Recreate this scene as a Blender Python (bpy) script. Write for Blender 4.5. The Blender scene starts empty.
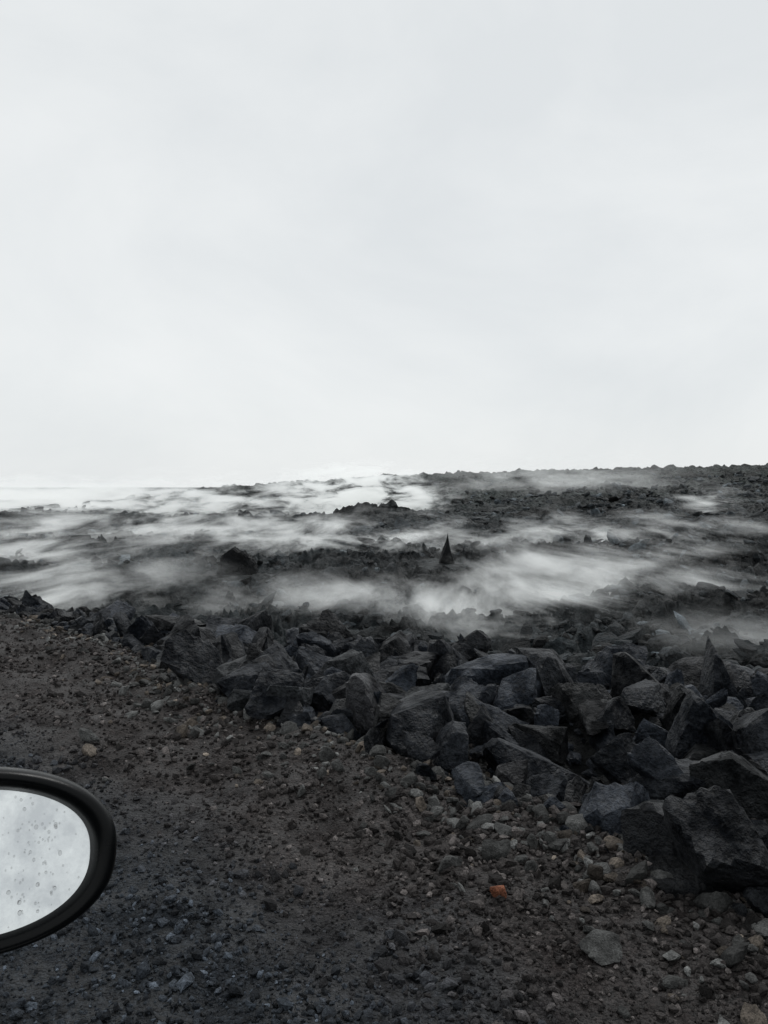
import bpy, bmesh, math, numpy as np
from mathutils import Vector, Matrix
scene=bpy.context.scene
NX,NY=0.7218,0.6921      # normal of road edge (pointing to the lava field)
UX,UY=-0.6921,0.7218     # travel direction of the road
def S(x,y): return x*NX+y*NY
def T(x,y): return x*UX+y*UY
def sm(a,b,v):
    t=np.clip((v-a)/(b-a),0,1); return t*t*(3-2*t)
# ---------- numpy noise ----------
_p=np.random.default_rng(5).permutation(4096)
_g=np.random.default_rng(6).uniform(0,2*np.pi,4096)
_gx=np.cos(_g);_gy=np.sin(_g)
def pn(x,y,seed=0):
    xi=np.floor(x).astype(np.int64);yi=np.floor(y).astype(np.int64)
    xf=x-xi;yf=y-yi
    u=xf**3*(xf*(xf*6-15)+10);v=yf**3*(yf*(yf*6-15)+10)
    def h(a,b):
        return _p[(_p[(a+seed*57)&4095]+b)&4095]
    def d(a,b,fx,fy):
        k=h(a,b); return _gx[k]*fx+_gy[k]*fy
    n00=d(xi,yi,xf,yf);n10=d(xi+1,yi,xf-1,yf);n01=d(xi,yi+1,xf,yf-1);n11=d(xi+1,yi+1,xf-1,yf-1)
    a=n00+u*(n10-n00);b=n01+u*(n11-n01)
    return (a+v*(b-a))*1.5
def fbm(x,y,o=4,seed=0,g=0.5):
    s=0;a=1
    for i in range(o):
        s=s+a*pn(x*2**i,y*2**i,seed+i);a*=g
    return s
def ridged(x,y,o=4,seed=0,g=0.55):
    s=0;a=1
    for i in range(o):
        s=s+a*(1-2*np.abs(pn(x*2**i,y*2**i,seed+i)));a*=g
    return s-1.0
def slabs(x,y,seed):
    q=(1.6*fbm(x,y,2,seed)+.10*fbm(x*4,y*4,2,seed+7))*2.0
    fr=q-np.floor(q)
    return np.where(fr<.72,fr/.72,(1-fr)/.28)
def crest(t): return np.clip(6.3-0.30*t,3.5,6.2)
def foot(t): return 3.05-.30*sm(3,0,t)+.45*sm(5,6.8,t)-.2*sm(8,12,t)
LM=((-5.0,27.4,2.2),(2.35,31,2.0))
def H(x,y):
    x=np.asarray(x,float);y=np.asarray(y,float)
    s=S(x,y);t=T(x,y);r=np.hypot(x,y)
    sh=0.035*fbm(x*.7,y*.7,3,1)+0.02*fbm(x*3,y*3,3,4)+0.008*fbm(x*14,y*14,3,8)
    sh=sh+0.07*np.exp(-((s-2.9)/.45)**2)*(0.6+fbm(x*1.7,y*1.7,2,20))
    sh=sh*sm(60,20,r)
    sc=crest(t);ft=foot(t)
    be=-0.13+0.16*fbm(x*1.6,y*1.6,4,30)
    k=sm(ft-.05,ft+.6,s)
    z=sh*(1-k)+be*k
    z=z-.06*sm(6,12,t)*sm(2.8,3.7,s)
    near=sm(200,60,r)
    wx=x+.8*fbm(x*.4,y*.4,3,36);wy=y+.8*fbm(x*.4,y*.4,3,39)
    zf=-1.55+0.42*ridged(wx*.07,wy*.12,3,40)*sm(12,36,r)*sm(900,150,r)+0.36*ridged(wx*.26,wy*.45,3,45,.48)*sm(600,150,r)\
       +0.15*ridged(wx*1.0,wy*1.6,4,50,.5)*near+0.03*fbm(x*6,y*6,3,55)*sm(40,15,r)
    zf=zf+.36*(slabs(wx*.12,wy*.24,75)-.5)*sm(250,90,r)+.20*(slabs(wx*.4,wy*.7,85)-.5)*sm(100,30,r)
    zf=zf+0.5*np.exp(-((x-10)/5)**2-((y-15)/6)**2)+0.9*np.exp(-((x-40)/22)**2-((y-52)/16)**2)
    zf=zf+1.4*np.exp(-((x+1)/5)**2-((y-66)/3)**2)*(1+.6*fbm(x*.5,y*.5,4,88))
    for (lx,ly,lr) in LM:
        m=np.exp(-(((x-lx)/lr)**2+((y-ly)/lr)**2));zf=zf*(1-m)+m*(-1.45)
    yy=y+10*fbm(x*.02,y*.02,3,60)
    topz=np.interp(x,[-60,-46,-30,-12,0,30,72,140,400],[0,0.3,2.5,3.8,4.7,5.7,6.9,8.5,9.5])
    rg=sm(62,150,yy)*topz*sm(1500,500,y)
    rg=rg+ sm(80,130,yy)*sm(-50,-30,x)*sm(420,200,y)*(0.55*ridged(x*.11,y*.11,4,66)+.30*ridged(x*.5,y*.35,3,70,.6)+.6*(slabs(x*.04,y*.09,77)-.5))
    zf=zf+rg
    zf=np.where((y<0),-1.5,zf)
    wd=3.2+4.5*sm(4,1.5,t)
    w=sm(0,1,(s-sc)/wd)
    return z*(1-w)+zf*w
# ---------- mesh helper ----------
def mk(name,V,F,mat,smooth=True,col=None,zone=None,parent=None):
    me=bpy.data.meshes.new(name)
    V=np.asarray(V,np.float32);F=np.asarray(F,np.int32)
    k=F.shape[1]
    me.vertices.add(len(V));me.vertices.foreach_set("co",V.ravel())
    me.loops.add(F.size);me.loops.foreach_set("vertex_index",F.ravel())
    me.polygons.add(len(F));me.polygons.foreach_set("loop_start",np.arange(0,F.size,k,dtype=np.int32))
    me.polygons.foreach_set("use_smooth",np.full(len(F),smooth))
    me.update(calc_edges=True)
    if col is not None:
        a=me.color_attributes.new("Col",'FLOAT_COLOR','POINT')
        c=np.ones((len(V),4),np.float32);c[:,:3]=col;a.data.foreach_set("color",c.ravel())
    if zone is not None:
        a=me.attributes.new("zone",'FLOAT','POINT');a.data.foreach_set("value",zone.astype(np.float32))
    me.materials.append(mat)
    ob=bpy.data.objects.new(name,me);scene.collection.objects.link(ob)
    if parent: ob.parent=parent
    return ob
class NT:
    def __init__(s,nt): s.nt=nt;nt.nodes.clear()
    def n(s,t,**k):
        nd=s.nt.nodes.new(t)
        for a,b in k.items(): setattr(nd,a,b)
        return nd
    def l(s,a,b): s.nt.links.new(a,b)
    def set(s,sock,v):
        if isinstance(v,bpy.types.NodeSocket): s.l(v,sock)
        else: sock.default_value=v
    def m(s,op,a,b=0.0,c=0.0,clamp=False):
        nd=s.n('ShaderNodeMath',operation=op);nd.use_clamp=clamp
        s.set(nd.inputs[0],a);s.set(nd.inputs[1],b);s.set(nd.inputs[2],c);return nd.outputs[0]
    def mix(s,f,a,b,bt='MIX'):
        nd=s.n('ShaderNodeMix',data_type='RGBA',blend_type=bt)
        s.set(nd.inputs[0],f);s.set(nd.inputs[6],a);s.set(nd.inputs[7],b);return nd.outputs[2]
    def noise(s,vec,scale,detail=4,rough=.55,dist=0):
        nd=s.n('ShaderNodeTexNoise');s.l(vec,nd.inputs['Vector'])
        nd.inputs['Scale'].default_value=scale;nd.inputs['Detail'].default_value=detail
        nd.inputs['Roughness'].default_value=rough;nd.inputs['Distortion'].default_value=dist
        return nd.outputs['Fac']
    def rng(s,v,a,b,c,d):
        nd=s.n('ShaderNodeMapRange');s.set(nd.inputs[0],v)
        for i,q in enumerate((a,b,c,d)): nd.inputs[i+1].default_value=q
        return nd.outputs[0]
def newmat(name):
    m=bpy.data.materials.new(name);m.use_nodes=True
    return m,NT(m.node_tree)
# ---------- materials ----------
def rock_mat(name,bs=1.0,rough=.62,spec=.4,bump=1.0,wet=False):
    m,N=newmat(name)
    at=N.n('ShaderNodeAttribute',attribute_name='Col').outputs['Color']
    pos=N.n('ShaderNodeNewGeometry').outputs['Position']
    n1=N.noise(pos,5*bs,6,.65);n2=N.noise(pos,40*bs,5,.7)
    v=N.m('MULTIPLY',N.rng(n1,.3,.7,.3,1.8),N.rng(n2,.3,.7,.45,1.6))
    c=N.mix(1.0,at,v,'MULTIPLY')
    vo=N.n('ShaderNodeTexVoronoi');N.l(pos,vo.inputs['Vector']);vo.inputs['Scale'].default_value=22*bs
    b=N.m('ADD',N.m('MULTIPLY',n1,.9),N.m('ADD',N.m('MULTIPLY',n2,.35),N.m('MULTIPLY',vo.outputs['Distance'],.15)))
    bp=N.n('ShaderNodeBump');bp.inputs['Strength'].default_value=bump;bp.inputs['Distance'].default_value=.07/bs
    N.l(b,bp.inputs['Height'])
    p=N.n('ShaderNodeBsdfPrincipled');N.l(c,p.inputs['Base Color'])
    N.l(N.rng(n2,.3,.7,rough-.12,rough+.15),p.inputs['Roughness']);p.inputs['Specular IOR Level'].default_value=spec
    if wet: N.l(N.rng(n1,.42,.62,spec*.2,spec*1.7),p.inputs['Specular IOR Level'])
    N.l(bp.outputs[0],p.inputs['Normal'])
    o=N.n('ShaderNodeOutputMaterial');N.l(p.outputs[0],o.inputs[0]);return m
M_rock=rock_mat('lava_rock_surface',1.0,.46,.23,1.0,True)
M_field=rock_mat('lava_field_rock_surface',.35,.7,.2)
M_peb=rock_mat('gravel_stone_surface',4.0,.75,.15)
def ground_mat():
    m,N=newmat('ground_surface')
    at=N.n('ShaderNodeAttribute',attribute_name='Col').outputs['Color']
    zn=N.n('ShaderNodeAttribute',attribute_name='zone').outputs['Fac']
    pos=N.n('ShaderNodeNewGeometry').outputs['Position']
    def vor(sc):
        vo=N.n('ShaderNodeTexVoronoi');N.l(pos,vo.inputs['Vector']);vo.inputs['Scale'].default_value=sc;return vo
    va=vor(75);vb=vor(150)
    sa=N.n('ShaderNodeSeparateColor');N.l(va.outputs['Color'],sa.inputs[0])
    sb=N.n('ShaderNodeSeparateColor');N.l(vb.outputs['Color'],sb.inputs[0])
    g=N.m('MULTIPLY',N.rng(sa.outputs[0],0,1,.4,1.7),N.rng(sb.outputs[0],0,1,.55,1.45))
    f1=N.noise(pos,.35,6,.7);f2=N.noise(pos,3,6,.7)
    fv=N.m('MULTIPLY',N.rng(f1,.35,.65,.3,1.8),N.rng(f2,.3,.7,.2,1.8))
    dirt=N.noise(pos,2.2,5,.6)
    g=N.m('MULTIPLY',g,N.rng(dirt,.3,.7,.6,1.4))
    v=N.mix(zn,g,fv)
    c=N.mix(1.0,at,v,'MULTIPLY')
    hg=N.m('ADD',N.m('MULTIPLY',va.outputs['Distance'],-.9),N.m('MULTIPLY',vb.outputs['Distance'],-.45))
    b1=N.n('ShaderNodeBump');b1.inputs['Distance'].default_value=.012
    N.l(N.m('SUBTRACT',1,zn),b1.inputs['Strength']);N.l(hg,b1.inputs['Height'])
    # crust cracks + rough lava
    vc=N.n('ShaderNodeTexVoronoi',feature='DISTANCE_TO_EDGE')
    wn=N.n('ShaderNodeTexNoise');N.l(pos,wn.inputs['Vector']);wn.inputs['Scale'].default_value=.8
    va2=N.n('ShaderNodeVectorMath',operation='ADD');N.l(pos,va2.inputs[0]);N.l(wn.outputs['Color'],va2.inputs[1])
    N.l(va2.outputs[0],vc.inputs['Vector']);vc.inputs['Scale'].default_value=.7
    crack=N.rng(vc.outputs['Distance'],0,.10,-.25,0)
    hf=N.m('ADD',N.m('ADD',N.noise(pos,1.2,9,.75),N.m('MULTIPLY',N.noise(pos,9,5,.7),.35)),crack)
    b2=N.n('ShaderNodeBump');b2.inputs['Distance'].default_value=1.4
    N.l(zn,b2.inputs['Strength']);N.l(hf,b2.inputs['Height']);N.l(b1.outputs[0],b2.inputs['Normal'])
    p=N.n('ShaderNodeBsdfPrincipled');N.l(c,p.inputs['Base Color']);p.inputs['Roughness'].default_value=.65
    N.l(N.rng(f2,.4,.6,.1,.4),p.inputs['Specular IOR Level']);N.l(b2.outputs[0],p.inputs['Normal'])
    o=N.n('ShaderNodeOutputMaterial');N.l(p.outputs[0],o.inputs[0]);return m
M_ground=ground_mat()
# ---------- terrain ----------
rs=[0.4]
while rs[-1]<6000: rs.append(rs[-1]*1.0055)
rs=np.array(rs)
ang=np.concatenate([np.arange(-38,38,.15),np.arange(38,322,2.0)])
A,R=np.meshgrid(np.radians(ang),rs)
X=np.sin(A)*R;Y=np.cos(A)*R
nr,na=X.shape
Z=H(X,Y)
V=np.stack([X,Y,Z],-1).reshape(-1,3)
i=np.arange(nr-1)[:,None];j=np.arange(na)[None,:];j2=(j+1)%na
F=np.stack([i*na+j,i*na+j2,(i+1)*na+j2,(i+1)*na+j],-1).reshape(-1,4)
F=F[:,::-1]
s=S(V[:,0],V[:,1]);t=T(V[:,0],V[:,1]);x=V[:,0];y=V[:,1];r=np.hypot(x,y)
zone=sm(.05,.5,s-foot(t)+.25*fbm(x*2,y*2,3,90))
brown=np.array([.0195,.0164,.0157]);blue=np.array([.0105,.0130,.0162]);lava=np.array([.022,.028,.031]);hill=np.array([.036,.045,.043])
wb=sm(2.1,1.3,s+.35*fbm(x*.9,y*.9,3,95))[:,None]
cg=brown*(1-wb)+blue*wb
wh=(sm(60,110,y)*sm(-45,-20,x))[:,None]
cl=lava*(1-wh)+hill*wh
cl=cl*(1+.9*fbm(x*.06,y*.1,4,98))[:,None].clip(.3,1.9)
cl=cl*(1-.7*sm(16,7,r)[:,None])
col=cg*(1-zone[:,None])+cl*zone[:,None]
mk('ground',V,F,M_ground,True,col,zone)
# ---------- rock shapes ----------
def ico(sub):
    bm=bmesh.new();bmesh.ops.create_icosphere(bm,subdivisions=sub,radius=1)
    v=np.array([p.co[:] for p in bm.verts]);f=np.array([[q.index for q in p.verts] for p in bm.faces]);bm.free()
    return v/np.linalg.norm(v,axis=1)[:,None],f
ICO={k:ico(k) for k in (1,2,3,4,5,6)}
def shape(sub,seed,npl=13,rough=.03,chips=0,asym=0.0,cmin=.9):
    g=np.random.default_rng(seed);D,F=ICO[sub]
    P=g.normal(size=(npl,3));P/=np.linalg.norm(P,axis=1)[:,None]
    P=np.vstack([P,[[0,0,1],[0,0,-1],[1,0,0],[-1,0,0],[0,1,0],[0,-1,0]]]);P[-6:]+=g.normal(size=(6,3))*.36
    P/=np.linalg.norm(P,axis=1)[:,None]
    d=g.uniform(.42,1.08,len(P))
    if chips:
        C_=g.normal(size=(chips,3));C_/=np.linalg.norm(C_,axis=1)[:,None]
        dt=C_@P.T
        base=np.where(dt>.05,d/np.maximum(dt,.05),9).min(1)
        P=np.vstack([P,C_]);d=np.concatenate([d,np.minimum(base,1.7)*g.uniform(cmin,1.0,chips)])
    dt=D@P.T
    rr=np.where(dt>.05,d/np.maximum(dt,.05),9).min(1)
    rr=np.minimum(rr,1.7)
    if asym:
        for k in range(4):
            a=g.normal(size=3);a/=np.linalg.norm(a);h=(D*rr[:,None])@a
            rr=rr*(1-asym*(h>g.uniform(.0,.5)))
    if rough>0:
        n=0
        for k in range(18):
            f=g.normal(size=3)*(4+k*2.2);n=n+np.sin(D@f+g.uniform(0,6))/(1+.3*k)
        rr=rr*(1+rough*n*.5)
    return D*rr[:,None],F
def rots(n,g,tilt=None):
    q=g.normal(size=(n,4));
    if tilt is not None:
        a=g.uniform(0,2*np.pi,n);q=np.stack([np.cos(a/2),g.normal(size=n)*tilt,g.normal(size=n)*tilt,np.sin(a/2)],1)
    q/=np.linalg.norm(q,axis=1)[:,None];w,x,y,z=q.T
    return np.stack([1-2*(y*y+z*z),2*(x*y-z*w),2*(x*z+y*w),2*(x*y+z*w),1-2*(x*x+z*z),2*(y*z-x*w),2*(x*z-y*w),2*(y*z+x*w),1-2*(x*x+y*y)],1).reshape(n,3,3)
def scatter(name,shapes,pos,Rm,sc,colr,mat,smooth,lo=None,cut=None):
    VV=[];FF=[];CC=[];off=0
    idx=np.arange(len(pos))%len(shapes)
    big=np.ones(len(pos),bool) if lo is None else (sc.max(1)>cut)
    for sel,lib in ((big,shapes),(~big,lo)):
        if lib is None: continue
        for k,(v,f) in enumerate(lib):
            m=(idx==k)&sel;n=m.sum()
            if n==0: continue
            vv=v[None]*sc[m][:,None,:]
            vv=np.einsum('nij,nvj->nvi',Rm[m],vv)+pos[m][:,None,:]
            VV.append(vv.reshape(-1,3));FF.append((f[None]+(np.arange(n)*len(v))[:,None,None]+off).reshape(-1,3))
            CC.append(np.repeat(colr[m],len(v),0));off+=n*len(v)
    return mk(name,np.vstack(VV),np.vstack(FF),mat,smooth,np.vstack(CC))
def tint(n,g,base,var,brown=0.0,cap=2.0):
    b=np.array(base)[None]*np.exp(np.minimum(g.normal(size=(n,1)),cap)*var)
    w=(g.random((n,1))<brown)
    return np.where(w,b*np.array([[1.25,1.05,.9]]),b)
# gravel
g=np.random.default_rng(3)
n=90000
rr=1.5+g.random(n)**1.25*12;aa=np.radians(g.uniform(-48,48,n))
x=np.sin(aa)*rr;y=np.cos(aa)*rr;s=S(x,y)
k=(s<3.8)&(s>.6);x,y,s=x[k],y[k],s[k];n=len(x)
clump=np.clip(.5+fbm(x*1.1,y*1.1,3,120),0.05,1.3)
size=np.exp(g.normal(size=n)*.5)*.0072*(1+.65*sm(1.6,3.0,s))*(0.7+.6*clump)
size=np.clip(size,.003,.035)
sc=size[:,None]*g.uniform(.7,1.3,(n,3))*np.array([[1.1,1.1,.75]])
wb=sm(2.1,1.3,s)[:,None]
col=tint(n,g,(.034,.0305,.0295),.7)*(1-wb)+tint(n,g,(.026,.031,.038),.65)*wb
pos=np.stack([x,y,H(x,y)+size*.25],1)
scatter('gravel',[shape(1,100+q,8,0) for q in range(16)],pos,rots(n,g,.3),sc,col,M_peb,False)
# stones on the shoulder
n=6000
t=g.uniform(-4,14,n);s=foot(t)+.35-np.abs(g.normal(size=n))*.45
k=s>1.2;s,t=s[k],t[k];n=len(s)
x=s*NX+t*UX;y=s*NY+t*UY
size=np.clip(np.exp(g.normal(size=n)*.55)*.020,.01,.065)
sc=size[:,None]*g.uniform(.6,1.35,(n,3))*np.array([[1.1,1.,.7]])
pos=np.stack([x,y,H(x,y)+size*.25],1)
scatter('loose_stones',[shape(3,200+q,6,.02,8) for q in range(14)],pos,rots(n,g,.25),sc,tint(n,g,(.060,.061,.060),.55,.25),M_peb,False)
# rubble bank
g=np.random.default_rng(44)
n=10500
t=g.uniform(-6,14,n);sc_=crest(t);s0=foot(t)-.1
s=s0+(sc_+1.3+4.5*sm(5,2,t)-s0)*g.random(n)
x=s*NX+t*UX;y=s*NY+t*UY
size=np.clip(np.exp(g.normal(size=n)*.8)*.052,.016,.20)*np.interp(t,[0,5,6.5,9,13],[1,1,.78,.66,.6])*np.where(s-s0<.3,.7,1)
sc=np.minimum(size[:,None]*np.exp(g.normal(size=(n,3))*.45),.28)
pos=np.stack([x,y,H(x,y)+size*g.uniform(0.0,.9,n)],1)
scatter('lava_rubble_bank',[shape(4,600+q,2,.011,5,.05,.94) for q in range(32)],pos,rots(n,g),sc,tint(n,g,(.0082,.0101,.0134),.7,.03,1.5),M_rock,False,
        [shape(3,600+q,2,.011,5,.05,.94) for q in range(32)],.085)
# larger boulders of the bank
B=[(-1.05,5.75,.30,.22,.20,.034,.3),(-.56,5.12,.24,.19,.18,.070,.5),(-.30,6.1,.27,.2,.20,.040,.1),(-.22,4.95,.20,.17,.18,.022,.2),(.10,4.62,.20,.17,.17,.012,.4),
 (.31,5.45,.26,.2,.16,.034,-.2),(.58,4.95,.19,.17,.16,.016,.4),(.82,4.15,.16,.14,.12,.018,.1),(1.13,3.42,.15,.14,.12,.036,.2),
 (1.66,3.80,.20,.18,.15,.022,0),(1.78,4.4,.22,.19,.16,.016,.3),(.98,4.85,.22,.18,.16,.016,.1),
 (-1.75,6.75,.22,.17,.1,.040,0),(.45,6.2,.26,.18,.15,.014,.3),(2.0,5.2,.26,.2,.16,.014,.2),(-.85,6.7,.25,.19,.15,.018,0),(2.5,4.6,.24,.2,.18,.016,.2),
 (1.46,3.14,.11,.10,.08,.026,.3),(-.9,5.3,.14,.1,.09,.045,.2),(.85,5.8,.25,.18,.15,.024,-.3),(1.3,5.3,.2,.17,.17,.015,.5),(-1.45,7.4,.22,.2,.13,.02,.2),(.0,5.7,.18,.15,.17,.016,.6)]
for q,(bx,by,sx,sy,sz,al,tl) in enumerate(B):
    v,f=shape(6,1900+q*7,2,.009,5,.045,.94)
    v=v/np.abs(v).max(0)
    a=np.random.default_rng(q+50).uniform(-.5,.5);cz,sn=math.cos(a),math.sin(a)
    Rm=np.array([[cz,-sn,0],[sn,cz,0],[0,0,1]])
    Rm=Rm@np.array([[math.cos(tl),0,math.sin(tl)],[0,1,0],[-math.sin(tl),0,math.cos(tl)]])
    v=(v*np.array([sx,sy,sz]))@Rm.T+np.array([bx,by,float(H(bx,by))+sz*.68])
    al*=.66
    mk('lava_boulder',v,f,M_rock,False,np.array([al*.9,al,al*1.1]))
# red stone
v,f=shape(3,777,10,.03)
mk('red_stone',v*np.array([.036,.03,.026])+np.array([.41,2.83,float(H(.41,2.83))+.014]),f,M_peb,False,np.array([.18,.07,.04]))
# field rubble
n=56000
yy=8+g.random(n)**1.4*120;th=g.uniform(-.62,.75,n);x=th*yy;y=yy
dens=fbm(x*.12,y*.2,4,150)+.3*sm(.1,.4,th)
k=(S(x,y)>crest(T(x,y))+1.5)&(dens>.06)
for (lx,ly,lr) in LM: k&=np.hypot(x-lx,y-ly)>lr*.6
x,y=x[k],y[k];n=len(x)
size=np.clip(np.exp(g.normal(size=n)*.65)*.088*np.interp(y,[8,30,80,160],[.7,1.0,1.7,2.0]),.04,.6)*np.where(y<45,.88,1)
sc=np.minimum(size,.22+y*.005)[:,None]*g.uniform(.6,1.4,(n,3))*np.array([[1.3,1.1,.65]])
pos=np.stack([x,y,H(x,y)+size*.1],1)
scatter('lava_field_rocks',[shape(2,400+q,5,.03,6) for q in range(20)],pos,rots(n,g,.18),sc,tint(n,g,(.018,.0215,.024),.85),M_field,False)
# landmark rocks
def landmark(name,x,y,sx,sy,sz,seed,prof=None,up=.6):
    D,f=ICO[5]
    v,f=shape(5,seed,3,.018,5,.06,.93)
    v=v/np.abs(v).max(0)
    zz=(v[:,2]+1)/2
    if prof=='spire':
        w=np.clip(1.35-zz*1.25,.10,1.2)
        v=v*np.stack([w,w,np.ones(len(v))],1);v[:,0]+=zz*.35
    else:
        # jagged block: roofline given as an absolute profile along its length
        gg=np.random.default_rng(seed);xx=np.sign(D[:,0])*np.abs(D[:,0])**.75
        roof=np.interp(xx,[-1,-.75,-.45,-.15,.1,.3,.55,.8,1],[.25,.6,.85,1.0,.78,.84,.62,.5,.2])
        up_=D[:,2]>0
        zr=np.where(up_,roof*np.minimum(1,(D[:,2]*1.9)),D[:,2])
        yy_=np.sign(D[:,1])*np.abs(D[:,1])**.7
        nn=0
        for k in range(14):
            fr=gg.normal(size=3)*(4+2*k);nn=nn+np.sin(D@fr+gg.uniform(0,6))/(1+.3*k)
        v=np.stack([xx,yy_,zr],1)*(1+.035*nn)[:,None]
    v=v*np.array([sx,sy,sz])+np.array([x,y,float(H(x,y))+sz*up])
    mk(name,v,f,M_field,False,np.array([.006,.007,.008]))
landmark('lava_block',-5.0,27.4,.66,.5,.78,931,up=.12)
landmark('lava_spire',2.35,31,.36,.34,.90,905,'spire',.35)
landmark('lava_spire',-.95,8.4,.11,.10,.16,907,'spire',1.9)
# ---------- steam ----------
def steam_mat(name,dens,seed,emi,thr,fs):
    m,N=newmat(name)
    tc=N.n('ShaderNodeTexCoord').outputs['Object'];pos=N.n('ShaderNodeNewGeometry').outputs['Position']
    ln=N.n('ShaderNodeVectorMath',operation='LENGTH');N.l(tc,ln.inputs[0])
    f=N.rng(ln.outputs['Value'],.0,1.0,1,0)
    f2=N.m('POWER',f,1.3)
    mp=N.n('ShaderNodeMapping');N.l(pos,mp.inputs[0]);mp.inputs['Location'].default_value=(seed*7.3,seed*3.1,0)
    mp.inputs['Scale'].default_value=(.42*fs,.12*fs,1.4*fs)
    mp.inputs['Rotation'].default_value=(0,math.radians(22),0)
    no=N.noise(mp.outputs[0],1.0,8,.75,.35)
    d=N.m('MAXIMUM',N.m('SUBTRACT',N.m('ADD',no,N.m('MULTIPLY',f,.11)),thr+.04),0)
    d=N.m('POWER',d,1.2)
    d=N.m('MULTIPLY',d,N.m('MULTIPLY',f2,dens*22))
    sca=N.n('ShaderNodeVolumeScatter');sca.inputs['Color'].default_value=(.98,.99,1,1);N.l(d,sca.inputs['Density'])
    em=N.n('ShaderNodeEmission');em.inputs['Color'].default_value=(.94,1,.99,1);N.l(N.m('MULTIPLY',d,emi),em.inputs['Strength'])  # added glow, stands in for light scattered repeatedly inside the steam
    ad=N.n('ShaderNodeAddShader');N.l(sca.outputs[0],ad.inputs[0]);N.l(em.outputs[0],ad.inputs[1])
    o=N.n('ShaderNodeOutputMaterial');N.l(ad.outputs[0],o.inputs['Volume'])
    return m
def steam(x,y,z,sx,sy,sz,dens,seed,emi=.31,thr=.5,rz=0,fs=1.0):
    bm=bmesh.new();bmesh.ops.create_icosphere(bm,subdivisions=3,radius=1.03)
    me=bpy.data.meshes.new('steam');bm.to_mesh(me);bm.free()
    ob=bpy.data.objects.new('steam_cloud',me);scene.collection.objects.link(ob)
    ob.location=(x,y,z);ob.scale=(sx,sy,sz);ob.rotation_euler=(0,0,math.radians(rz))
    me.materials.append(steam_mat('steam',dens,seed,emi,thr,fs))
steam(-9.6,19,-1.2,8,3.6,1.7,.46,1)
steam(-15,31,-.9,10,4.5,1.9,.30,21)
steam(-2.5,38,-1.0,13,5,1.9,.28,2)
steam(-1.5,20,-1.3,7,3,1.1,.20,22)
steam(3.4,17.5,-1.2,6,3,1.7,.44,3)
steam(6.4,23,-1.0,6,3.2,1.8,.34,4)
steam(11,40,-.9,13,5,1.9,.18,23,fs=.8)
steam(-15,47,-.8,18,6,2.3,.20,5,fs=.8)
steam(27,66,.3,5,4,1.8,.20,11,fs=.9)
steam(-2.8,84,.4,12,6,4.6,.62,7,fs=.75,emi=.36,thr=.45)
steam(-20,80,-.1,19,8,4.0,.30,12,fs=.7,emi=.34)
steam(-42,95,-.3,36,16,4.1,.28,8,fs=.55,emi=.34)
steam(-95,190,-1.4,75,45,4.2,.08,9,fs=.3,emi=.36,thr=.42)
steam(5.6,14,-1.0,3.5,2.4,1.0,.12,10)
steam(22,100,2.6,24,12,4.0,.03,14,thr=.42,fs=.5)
# ---------- side mirror ----------
def simple(name,colr,rough,metal=0,spec=.5,bump=0):
    m,N=newmat(name)
    p=N.n('ShaderNodeBsdfPrincipled');p.inputs['Base Color'].default_value=(*colr,1);p.inputs['Metallic'].default_value=metal
    p.inputs['Specular IOR Level'].default_value=spec
    pos=N.n('ShaderNodeNewGeometry').outputs['Position'];nn=N.noise(pos,35,5,.6)
    N.l(N.rng(nn,.3,.7,max(rough-.06,0.02),rough+.1),p.inputs['Roughness'])
    if bump:
        b=N.n('ShaderNodeBump');b.inputs['Strength'].default_value=bump;b.inputs['Distance'].default_value=.001
        N.l(N.noise(pos,900,2,.5),b.inputs['Height']);N.l(b.outputs[0],p.inputs['Normal'])
    o=N.n('ShaderNodeOutputMaterial');N.l(p.outputs[0],o.inputs[0]);return m
M_black=simple('black_plastic',(.0015,.002,.0024),.30,0,.14,.15)
M_paint=simple('dark_car_paint',(.012,.013,.015),.15)
# wet, slightly dirty mirror glass
M_glass,N=newmat('mirror_glass')
pos=N.n('ShaderNodeNewGeometry').outputs['Position']
gl=N.n('ShaderNodeBsdfPrincipled');gl.inputs['Metallic'].default_value=1
a1=N.noise(pos,22,5,.6);a2=N.noise(pos,110,3,.6)
N.l(N.mix(N.rng(N.m('ADD',a1,N.m('MULTIPLY',a2,.25)),.5,.75,0,1),(.60,.625,.64,1),(.82,.85,.85,1)),gl.inputs['Base Color'])
N.l(N.rng(a1,.3,.7,.10,.22),gl.inputs['Roughness'])
o=N.n('ShaderNodeOutputMaterial');N.l(gl.outputs[0],o.inputs[0])
mw,N=newmat('water_drop')
p=N.n('ShaderNodeBsdfPrincipled');p.inputs['Transmission Weight'].default_value=1;p.inputs['IOR'].default_value=1.33;p.inputs['Roughness'].default_value=.08
o=N.n('ShaderNodeOutputMaterial');N.l(p.outputs[0],o.inputs[0])
root=bpy.data.objects.new('car_side_mirror',None);scene.collection.objects.link(root)
C=Vector((-.390,.775,1.133))
def frame(el,az=(.48,-.877)):
    e=math.radians(el);Nn=Vector((az[0]*math.cos(e),az[1]*math.cos(e),math.sin(e))).normalized()
    Rr=Vector((0,0,1)).cross(Nn).normalized();Uu=Nn.cross(Rr)
    return Rr,Uu,Nn
Rr,Uu,Nn=frame(14)
roll=math.radians(-7)
R2=Rr*math.cos(roll)+Uu*math.sin(roll);U2=-Rr*math.sin(roll)+Uu*math.cos(roll)
def outline(a,w,h,e=2.4):
    c,s_=math.cos(a),math.sin(a)
    xx=abs(c)**(2/e)*math.copysign(1,c)*w;yy=abs(s_)**(2/e)*math.copysign(1,s_)*h
    return xx,yy*(1-.12*xx/w)
seg=96
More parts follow.
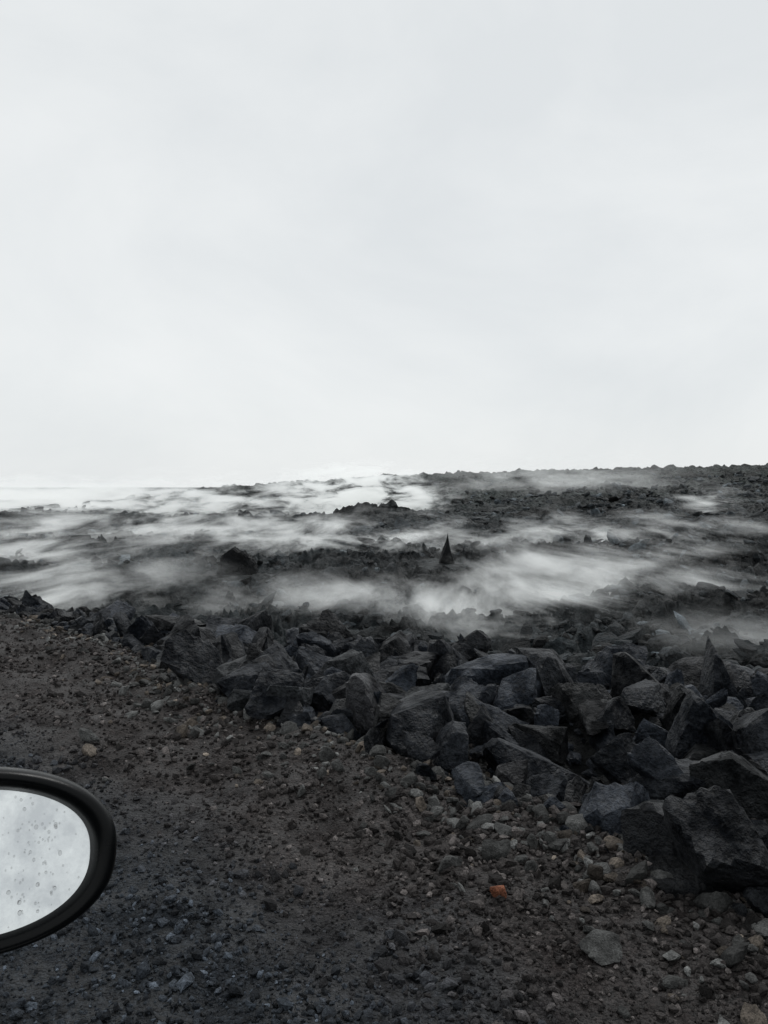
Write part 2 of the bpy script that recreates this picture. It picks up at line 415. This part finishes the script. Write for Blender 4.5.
rings=[(.098,.066,-.022),(.102,.070,-.008),(.105,.073,.001),(.109,.077,.005),(.115,.081,.006),(.121,.085,.003),(.125,.088,-.006),(.126,.089,-.02),(.124,.087,-.045),(.115,.080,-.068),(.095,.068,-.088),(.06,.045,-.098),(.02,.015,-.101)]
V=[];F=[]
for (w,h,d) in rings:
    for q in range(seg):
        xx,yy=outline(2*math.pi*q/seg,w,h);V.append((C+R2*xx+U2*yy+Nn*d)[:])
for a in range(len(rings)-1):
    for q in range(seg):
        F.append((a*seg+q,(a+1)*seg+q,(a+1)*seg+(q+1)%seg,a*seg+(q+1)%seg))
mk('housing',V,F,M_black,True,parent=root)
Rg,Ug,Ng=frame(20)
Rg2=Rg*math.cos(roll)+Ug*math.sin(roll);Ug2=-Rg*math.sin(roll)+Ug*math.cos(roll)
V=[];F=[];nrg=14
def gp(xx,yy): return C+Rg2*xx+Ug2*yy+Ng*(-.013-(xx*xx+yy*yy)/(2*1.4))
for a in range(nrg):
    k=(a+.02)/(nrg-1+.02)
    for q in range(seg):
        xx,yy=outline(2*math.pi*q/seg,.1045*k,.0725*k);V.append(gp(xx,yy)[:])
for a in range(nrg-1):
    for q in range(seg):
        F.append((a*seg+q,(a+1)*seg+q,(a+1)*seg+(q+1)%seg,a*seg+(q+1)%seg))
mk('mirror_glass',V,F,M_glass,True,parent=root)
D,Fi=ICO[2];VV=[];FF=[];gg=np.random.default_rng(8)
for q in range(260):
    a=gg.uniform(0,2*np.pi);k=gg.random()**.5*.95;xx,yy=outline(a,.1*k,.069*k)
    rad=float(np.clip(np.exp(gg.normal()*.4)*.0010,.0005,.0020))
    c=np.array(gp(xx,yy)[:]);B3=np.array([Rg2[:],Ug2[:],Ng[:]])
    v=(D*np.array([rad,rad*gg.uniform(1,1.4),rad*.16]))@B3+c
    FF.append(Fi+len(VV)*len(D));VV.append(v)
mk('water_drops',np.vstack(VV),np.vstack(FF),mw,True,parent=root)
def loft(name,secs,mat,seg=24):
    V=[];F=[]
    for (c,a1,a2,w,h) in secs:
        for q in range(seg):
            xx,yy=outline(2*math.pi*q/seg,w,h,3);V.append((Vector(c)+Vector(a1)*xx+Vector(a2)*yy)[:])
    for a in range(len(secs)-1):
        for q in range(seg): F.append((a*seg+q,(a+1)*seg+q,(a+1)*seg+(q+1)%seg,a*seg+(q+1)%seg))
    mk(name,V,F,mat,True,parent=root)
u3=(UX,UY,0);up=(0,0,1)
c0=C-R2*.085-U2*.05-Nn*.045
c2=Vector((.07*NX+.87*UX,.07*NY+.87*UY,1.02))
c1=(c0+c2)/2-Vector((0,0,.012))
loft('mounting_arm',[(c0,u3,up,.035,.022),(c1,u3,up,.03,.018),(c2,u3,up,.045,.035)],M_black)
V=[];F=[];prof=[(0.03,1.06),(.06,1.055),(.075,1.03),(.09,.95),(.11,.85),(.12,.72),(.115,.6),(.10,.45),(.05,.40)]
ts=np.linspace(.3,1.35,12)
for (ss,zz) in prof:
    for tt in ts: V.append((ss*NX+tt*UX,ss*NY+tt*UY,zz))
for a in range(len(prof)-1):
    for q in range(11): F.append((a*12+q,a*12+q+1,(a+1)*12+q+1,(a+1)*12+q))
mk('door_skin',V,F,M_paint,True,parent=root)
# ---------- world, sun, camera ----------
w=bpy.data.worlds.new("World");scene.world=w;w.use_nodes=True
N=NT(w.node_tree)
sky=N.n('ShaderNodeTexSky',sky_type='NISHITA');sky.sun_disc=False;sky.sun_elevation=math.radians(55);sky.sun_rotation=math.radians(25)
tc=N.n('ShaderNodeTexCoord').outputs['Generated']
mp=N.n('ShaderNodeMapping');N.l(tc,mp.inputs[0]);mp.inputs['Scale'].default_value=(1,1,1.8);mp.inputs['Location'].default_value=(.7,.2,.1)
c1=N.noise(mp.outputs[0],1.7,6,.55,.4)
cl=N.mix(N.rng(c1,.34,.66,0,1),(7.55,7.85,8.0,1),(8.9,9.1,9.1,1))
out=N.mix(.04,cl,sky.outputs[0])
bg=N.n('ShaderNodeBackground');N.l(out,bg.inputs[0]);bg.inputs[1].default_value=.1
o=N.n('ShaderNodeOutputWorld');N.l(bg.outputs[0],o.inputs[0])
sd=bpy.data.lights.new('sun','SUN');sd.energy=1.4;sd.angle=math.radians(12);sd.color=(1,.995,.98)
so=bpy.data.objects.new('sun',sd);scene.collection.objects.link(so)
el=math.radians(55);az=math.radians(25)
so.rotation_euler=Vector((math.sin(az)*math.cos(el),math.cos(az)*math.cos(el),math.sin(el))).to_track_quat('Z','Y').to_euler()
cd=bpy.data.cameras.new('camera');cam=bpy.data.objects.new('camera',cd);scene.collection.objects.link(cam)
cd.sensor_fit='VERTICAL';cd.sensor_height=36;cd.lens=28.27;cd.clip_start=.02;cd.clip_end=12000
cam.location=(0,0,1.5);cam.rotation_euler=(math.radians(90-1.78),0,0)
scene.camera=cam
scene.view_settings.view_transform='Standard';scene.view_settings.look='None';scene.view_settings.exposure=0
